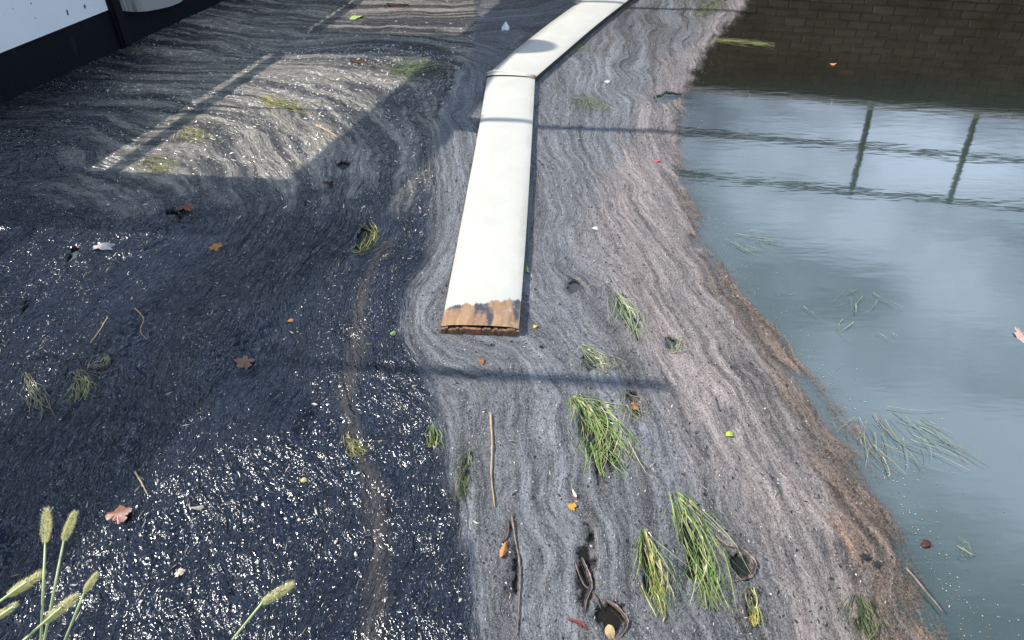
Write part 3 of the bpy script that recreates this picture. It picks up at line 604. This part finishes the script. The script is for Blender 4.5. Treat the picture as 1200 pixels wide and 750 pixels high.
# ------------------------------------------------------------------ fallen leaves and small scraps
def leaf(label, px_, py_, L_, W_, rot, col, shape='oval', name='fallen_leaf', cat='leaf', z=.016, group='fallen leaves on the scum'):
    if shape == 'maple': rr = [random.uniform(.8, 1.15) for _ in range(40)]; rad = lambda a: (.60 + .40 * abs(math.cos(2.5 * a)) ** .8) * rr[int(a / (2 * math.pi) * 40) % 40]
    elif shape == 'ragged': rr = [random.uniform(.65, 1.1) for _ in range(24)]; rad = lambda a: rr[int(a / (2 * math.pi) * 24) % 24]
    else: rad = lambda a: 1.0
    n = 40; V = [(0, 0, L_ * .10)]; 
    for ring in (.55, 1.0):
        for i in range(n):
            a = 2 * math.pi * i / n; r = rad(a) * ring; x, y = r * math.cos(a) * L_ / 2, r * math.sin(a) * W_ / 2
            if shape == 'oval': y *= (1 - .45 * (abs(math.cos(a)) ** 3))
            V.append((x, y, L_ * (.10 * (1 - ring) + .12 * ring * math.sin(a * 2 + px_) * random.uniform(.4, 1))))
    Fc = [(0, 1 + i, 1 + (i + 1) % n) for i in range(n)] + [(1 + i, 1 + n + i, 1 + n + (i + 1) % n, 1 + (i + 1) % n) for i in range(n)]
    me = bpy.data.meshes.new(name); me.from_pydata(V, [], Fc); me.update(); me.polygons.foreach_set('use_smooth', [True] * len(me.polygons))
    put_attr(me, 'tint', 'FLOAT_COLOR', np.array([[*(x * random.uniform(.75, 1.2) for x in col), 1] for _ in V]))
    o = new_obj(name, me, None, M_leaf); q_ = gp(px_, py_); o.location = q_ + Vector((0, 0, float(surf(q_.x, q_.y)[0]) + (.004 if z > .01 else .001))); o.rotation_euler = (random.uniform(-.15, .15), random.uniform(-.15, .15), R(rot)); tag(o, label, cat, group); return o
RED, ORG, BRN, CRM, GRE = (.20, .07, .035), (.55, .24, .06), (.16, .085, .05), (.58, .50, .36), (.22, .36, .08)
leaf('red brown lobed leaf in the shadow above the left scum patch', 219, 248, .10, .09, 20, RED, 'maple')
leaf('orange leaf at the top corner of the left sunlit scum patch', 255, 293, .075, .06, 60, ORG, 'maple')
leaf('faded pinkish lobed leaf in the wide diagonal shadow', 288, 430, .085, .08, 100, (.30, .15, .10), 'maple')
leaf('large rusty lobed leaf at the shadow edge above the seed heads', 142, 608, .065, .085, 80, (.26, .10, .06), 'ragged')
leaf('dark brown leaf at the lower corner of the upper sunlit patch', 386, 219, .07, .05, 10, (.06, .03, .025), 'maple')
leaf('small cream lobed leaf in the lower left scum', 213, 676, .035, .032, 40, CRM, 'maple')
leaf('cream seed husk lying level in the lower left scum', 233, 600, .045, .015, 5, CRM, 'oval')
leaf('tiny round yellow leaf left of the brown trail', 357, 568, .022, .020, 0, (.60, .48, .18), 'oval')
leaf('small orange scrap left of the puddle in the diagonal shadow edge', 341, 380, .03, .025, 70, ORG, 'ragged')
leaf('small bright green leaf left of the board end', 461, 396, .030, .022, 80, GRE, 'oval')
leaf('narrow pale green leaf touching the right edge of the near board', 617.5, 320, .055, .018, 95, (.42, .55, .22), 'oval')
leaf('yellow scrap beside the right corner of the board end', 627, 386, .028, .020, 70, (.60, .50, .12), 'ragged')
leaf('small orange brown leaf below the board end', 564, 427, .045, .022, 100, (.40, .15, .06), 'oval')
leaf('small orange leaf below a cream husk in the grey scum', 670, 597, .036, .030, 70, (.62, .32, .05), 'ragged')
leaf('slim cream husk above the small orange leaf', 673, 582, .040, .012, 105, CRM, 'oval')
leaf('orange leaf stuck to the dark split twig', 591, 648, .065, .022, 70, (.52, .22, .07), 'oval')
leaf('tiny bright yellow green leaf in the pinkish scum', 854, 513, .030, .026, 30, (.48, .60, .06), 'oval')
leaf('orange leaf in the brown weed tuft beside the green clump', 741, 479, .055, .045, 40, (.45, .22, .08), 'ragged')
leaf('orange yellow leaf in the weed tuft below the curled bark', 884, 728, .040, .034, 40, (.62, .34, .08), 'ragged')
leaf('pale orange leaf at the bottom edge beside the bark hoop', 714, 744, .045, .028, 95, (.60, .40, .20), 'oval')
leaf('dark red scrap floating in clear water at the scum edge', 1085, 638, .040, .028, 10, (.10, .025, .02), 'ragged', z=.006)
leaf('pink scrap at the right edge of the photo in clear water', 1198, 396, .05, .11, 0, (.55, .36, .30), 'ragged', 'floating_scrap', 'scrap', .006, 'floating scraps')
leaf('bright green leaf in the upper sunlit strip near the top edge', 418, 23, .14, .09, 20, (.36, .46, .14), 'ragged')
leaf('dark brown leaf in the upper sunlit strip right of the green leaf', 466, 10, .20, .10, 5, (.07, .035, .015), 'oval')
leaf('brown leaf at the top edge of the large sunlit patch', 420, 76, .14, .08, -20, (.09, .05, .02), 'oval')
leaf('small white pebble of foam in the grey scum right of the boards', 697, 271, .032, .028, 0, (.80, .78, .75), 'oval', 'foam_crumb', 'foam', .02, 'foam crumbs on the scum')
leaf('small white foam crumb on scum above the upper board bend', 711, 98, .04, .036, 0, (.80, .78, .75), 'oval', 'foam_crumb', 'foam', .02, 'foam crumbs on the scum')
leaf('orange speck in the dark open water near the mirrored wall', 976, 76, .05, .04, 0, (.6, .25, .12), 'ragged', z=.006)
leaf('small pink red scrap in grey scum near the water edge', 770, 192, .05, .03, 0, (.50, .12, .12), 'ragged', 'floating_scrap', 'scrap', .016, 'floating scraps')
leaf('lilac scrap in the left sunlit scum patch', 124, 294, .13, .06, 0, (.30, .27, .30), 'ragged', 'floating_scrap', 'scrap', .012, 'floating scraps')
leaf('dark lump on the grey scum right of the board end', 634, 411, .022, .018, 0, (.01, .01, .01), 'ragged', 'dark_clod', 'clod', .014, 'dark clods on the scum')
leaf('larger dark clod pair in pink scum at the lower right, left one', 1012, 657, .035, .03, 0, (.02, .02, .022), 'ragged', 'dark_clod', 'clod', .014, 'dark clods on the scum')
leaf('larger dark clod pair in pink scum at the lower right, right one', 1026, 664, .025, .035, 0, (.02, .02, .022), 'ragged', 'dark_clod', 'clod', .014, 'dark clods on the scum')
for i, (x, y) in enumerate(((224, 573), (90, 690), (168, 710), (352, 614), (418, 655), (420, 560), (452, 707), (540, 708), (395, 640), (304, 664))):
    pl = ('near the shadow edge', 'between the grass heads', 'right of the grass heads', 'left of the brown trail, middle height', 'just left of the brown trail', 'on the brown trail', 'right of the trail near the bottom', 'at the edge of the grey scum near the bottom', 'left of the trail, lower down', 'below the lit scum centre')[i]
    leaf('small whitish scrap on black scum ' + pl, x, y, random.uniform(.012, .02), random.uniform(.006, .012), random.uniform(0, 180), (.66, .64, .58), 'ragged', 'pale_scrap', 'scrap', .017, 'pale scraps on the black scum')
# white feather standing in the shadow left of the far board
bm = bmesh.new(); p = gp(592, 38)
for k in range(7):
    a = k / 6 * math.pi - math.pi / 2; bm.verts.new((.05 * math.sin(a), 0, .0))
bm.clear()
f_v = [(-.05, 0, 0), (.05, .01, 0), (.06, .02, .05), (.01, .02, .14), (-.05, .01, .05), (0, -.04, .03), (0, .05, .04)]
fe = from_py('feather', f_v, [(0, 5, 1), (1, 5, 2), (2, 5, 3), (3, 5, 4), (4, 5, 0), (1, 2, 6), (2, 3, 6), (3, 4, 6), (4, 0, 6), (0, 1, 6)], simple('feather white', (.78, .78, .80), .7, .1)); fe.location = p + Vector((0, 0, .01)); fe.scale = (.6, .6, .55); tag(fe, 'white feather on dark lump in the shadow left of the far board', 'feather')

# ------------------------------------------------------------------ twigs and bark
M_tan = simple('tan twig', (.42, .29, .17), .7, .25, 40, .002); M_dtw = simple('dark twig', (.10, .065, .05), .5, .5, 40, .003); M_pink = simple('pale bark', (.17, .125, .105), .5, .6, 45, .006)
def twig(label, pts, rad, mat, name='twig', cat='twig', z=.014):
    q = curve_pts([gp(*p) for p in pts], 6)
    for v, h_ in zip(q, surf([v.x for v in q], [v.y for v in q])): v.z = float(h_) * .6 + .006 + rad * .4
    o_ = q[0].copy(); n = len(q)
    bm = bmesh.new(); tube(bm, [v - o_ + Vector((random.uniform(-.001, .001), 0, random.uniform(0, .002))) for v in q], [.68 * rad * (1.1 - .6 * i / n) * random.uniform(.7, 1.3) for i in range(n)], 7)
    o = from_bm(name, bm, mat, None, True); o.location = o_; return tag(o, label, cat, 'twigs and bark in the scum')
def bark(label, pts, wd, mat, name='bark_strip', cat='bark'):
    q = curve_pts([gp(*p) for p in pts], 7); hs = surf([v.x for v in q], [v.y for v in q]); n = len(q); o_ = q[0].copy(); V, Fc = [], []
    for i, v in enumerate(q):
        tg = (q[min(i + 1, n - 1)] - q[max(i - 1, 0)]).normalized(); sd = Vector((-tg.y, tg.x, 0)); w_ = wd * (.35 + .65 * math.sin(math.pi * (i + .6) / (n + .2)) ** .6) * random.uniform(.75, 1.25); lift = float(hs[i]) * .6 + .004 + .006 * math.sin(math.pi * i / n)
        for k, (a, b) in enumerate(((-.5, .010), (-.2, .003), (.2, .0), (.5, .006), (.4, -.005), (-.4, -.004))):
            V.append(v - o_ + sd * a * w_ * random.uniform(.85, 1.15) + Vector((0, 0, lift + b * w_ / .016 * random.uniform(.6, 1.3))))
        if i:
            for k in range(6): k2 = (k + 1) % 6; Fc.append((6 * i - 6 + k, 6 * i - 6 + k2, 6 * i + k2, 6 * i + k))
    Fc += [tuple(range(6)), tuple(range(6 * n - 6, 6 * n))[::-1]]
    o = from_py(name, V, Fc, mat, None, False); o.location = o_; return tag(o, label, cat, 'twigs and bark in the scum')
twig('straight tan twig lying upright in the grey scum below the board end', [(575, 488), (577, 530), (576, 560), (580, 598)], .0065, M_tan)
twig('dark split twig with a pale tip below the tan twig', [(600, 608), (604, 635), (610, 670), (609, 700), (606, 748)], .0055, M_pink)
twig('short reddish twig stub beside the dark split twig', [(596, 614), (595, 632), (588, 640)], .005, M_dtw)
bark('pale gnarled root in the dark water gap', [(681, 655), (688, 672), (692, 690), (686, 706), (684, 722)], .010, M_pink)
twig('thin second root strand in the dark water gap', [(674, 662), (682, 684), (696, 700), (704, 716)], .0045, M_dtw)
bark('bark hoop arching in the dark gap at the bottom edge', [(704, 704), (720, 712), (733, 728), (731, 742), (722, 752)], .010, M_pink)
bark('reddish sliver left of the bark hoop at the bottom', [(664, 728), (678, 734), (690, 742)], .010, simple('red bark', (.20, .06, .05), .5, .4, 40))
bark('curled pinkish bark strip in the lower right scum', [(834, 628), (850, 642), (868, 648), (882, 662), (881, 676), (870, 682), (856, 684)], .011, M_pink)
twig('pale stick in the large sunlit patch near its right side', [(372, 151), (386, 158), (400, 167)], .011, M_tan)
twig('small tan stalk at the shadow edge above the lower left scum', [(160, 557), (168, 570), (175, 584)], .005, M_tan)
twig('curly pale stalk in the left sunlit scum patch', [(160, 366), (170, 378), (166, 392), (174, 402)], .004, M_tan)
twig('hooked pale stalk below the curled bark strip', [(872, 698), (876, 712), (884, 722)], .0045, M_pink)
twig('long pale stalk in the left sunlit scum patch', [(128, 376), (118, 392), (108, 406)], .004, M_tan)
twig('brown stalk floating at the outer rust coloured scum edge', [(1060, 668), (1080, 692), (1104, 720)], .006, M_pink)
twig('thin dark twig on scum beyond the bar shadow, left of the green clump', [(538, 438), (552, 446), (574, 442)], .003, M_dtw)

# ------------------------------------------------------------------ foxtail grass in front, rooted on the near bank
M_stem = simple('grass stem', (.48, .54, .26), .55, .2, 20, .0005)
def foxtail(label, base_px, tip_px, low_px, dist):
    B = at_dist(*base_px, dist); T = at_dist(*tip_px, dist * .985); low = at_dist(*low_px, dist * 1.02)
    dx = (low_px[0] - base_px[0]) / max(1, low_px[1] - base_px[1]); rootp = gp(low_px[0] + dx * 230, low_px[1] + 230, .45)
    root = empty('foxtail_grass', rootp); tag(root, label, 'grass', 'foxtail grass on the near bank')
    ax = (T - B); Lh = ax.length; ax.normalize(); s = ax.cross(Vector((.3, .2, 1))).normalized(); q = s.cross(ax)
    bm = bmesh.new(); pts = curve_pts([rootp, low, B, B + ax * Lh * .5], 8); tube(bm, [p - rootp for p in pts], [.0016 - .0007 * i / len(pts) for i in range(len(pts))], 6); from_bm('stem', bm, M_stem, root, True)
    V, Fc, Cc = [], [], []; Rm = Lh * .15
    prof = lambda t: Rm * (math.sin(math.pi * min(1, (t * .93 + .07))) ** .45)
    for i in range(340):                                            # spikelets
        t = random.random(); a = random.uniform(0, 2 * math.pi); rad = s * math.cos(a) + q * math.sin(a); c = B + ax * Lh * t + rad * prof(t) * random.uniform(.45, .95) - rootp
        d = (ax * .8 + rad * .7).normalized(); l = Lh * .055; wd = rad.cross(ax) * Lh * .018; k = len(V); col = random.choice(((.78, .72, .38), (.68, .64, .30), (.85, .80, .50), (.60, .58, .28)))
        V += [c - d * l * .5, c + wd, c + d * l * .6, c - wd, c + rad * Lh * .016]; Fc += [(k, k + 1, k + 4), (k + 1, k + 2, k + 4), (k + 2, k + 3, k + 4), (k + 3, k, k + 4)]; Cc += [col] * 5
    for i in range(700):                                            # bristles
        t = random.random(); a = random.uniform(0, 2 * math.pi); rad = s * math.cos(a) + q * math.sin(a); c = B + ax * Lh * t + rad * prof(t) * .7 - rootp
        d = (ax * .9 + rad * random.uniform(.5, 1.1)).normalized(); l = Lh * random.uniform(.09, .15); wd = rad.cross(ax) * .00022; k = len(V); col = random.choice(((.90, .86, .60), (.85, .80, .52), (.78, .74, .45)))
        V += [c - wd, c + wd, c + d * l]; Fc.append((k, k + 1, k + 2)); Cc += [col] * 3
    me = bpy.data.meshes.new('seed_head'); me.from_pydata([tuple(v) for v in V], [], Fc); me.update(); put_attr(me, 'tint', 'FLOAT_COLOR', np.concatenate([np.array(Cc), np.ones((len(Cc), 1))], 1))
    new_obj('seed_head', me, root, M_head)
foxtail('foxtail with upright seed head, left of the upright pair', (53, 636), (55, 597), (48, 750), 1.00)
foxtail('foxtail with rounded seed head leaning right, right of the upright pair', (75, 633), (88, 600), (52, 750), 1.02)
foxtail('foxtail with long slanting seed head at the left edge, upper of two', (9, 698), (51, 671), (-24, 722), .98)
foxtail('foxtail with long slanting seed head crossing the upright stems', (52, 729), (91, 698), (28, 750), .96)
foxtail('foxtail with short seed head, rightmost of the left group', (99, 694), (114, 672), (76, 750), 1.04)
foxtail('foxtail with seed head cut by the left edge, lowest on the left', (-10, 728), (19, 708), (-40, 748), .97)
foxtail('single foxtail standing alone at the bottom, away from the group', (307, 707), (344, 684), (272, 750), .98)
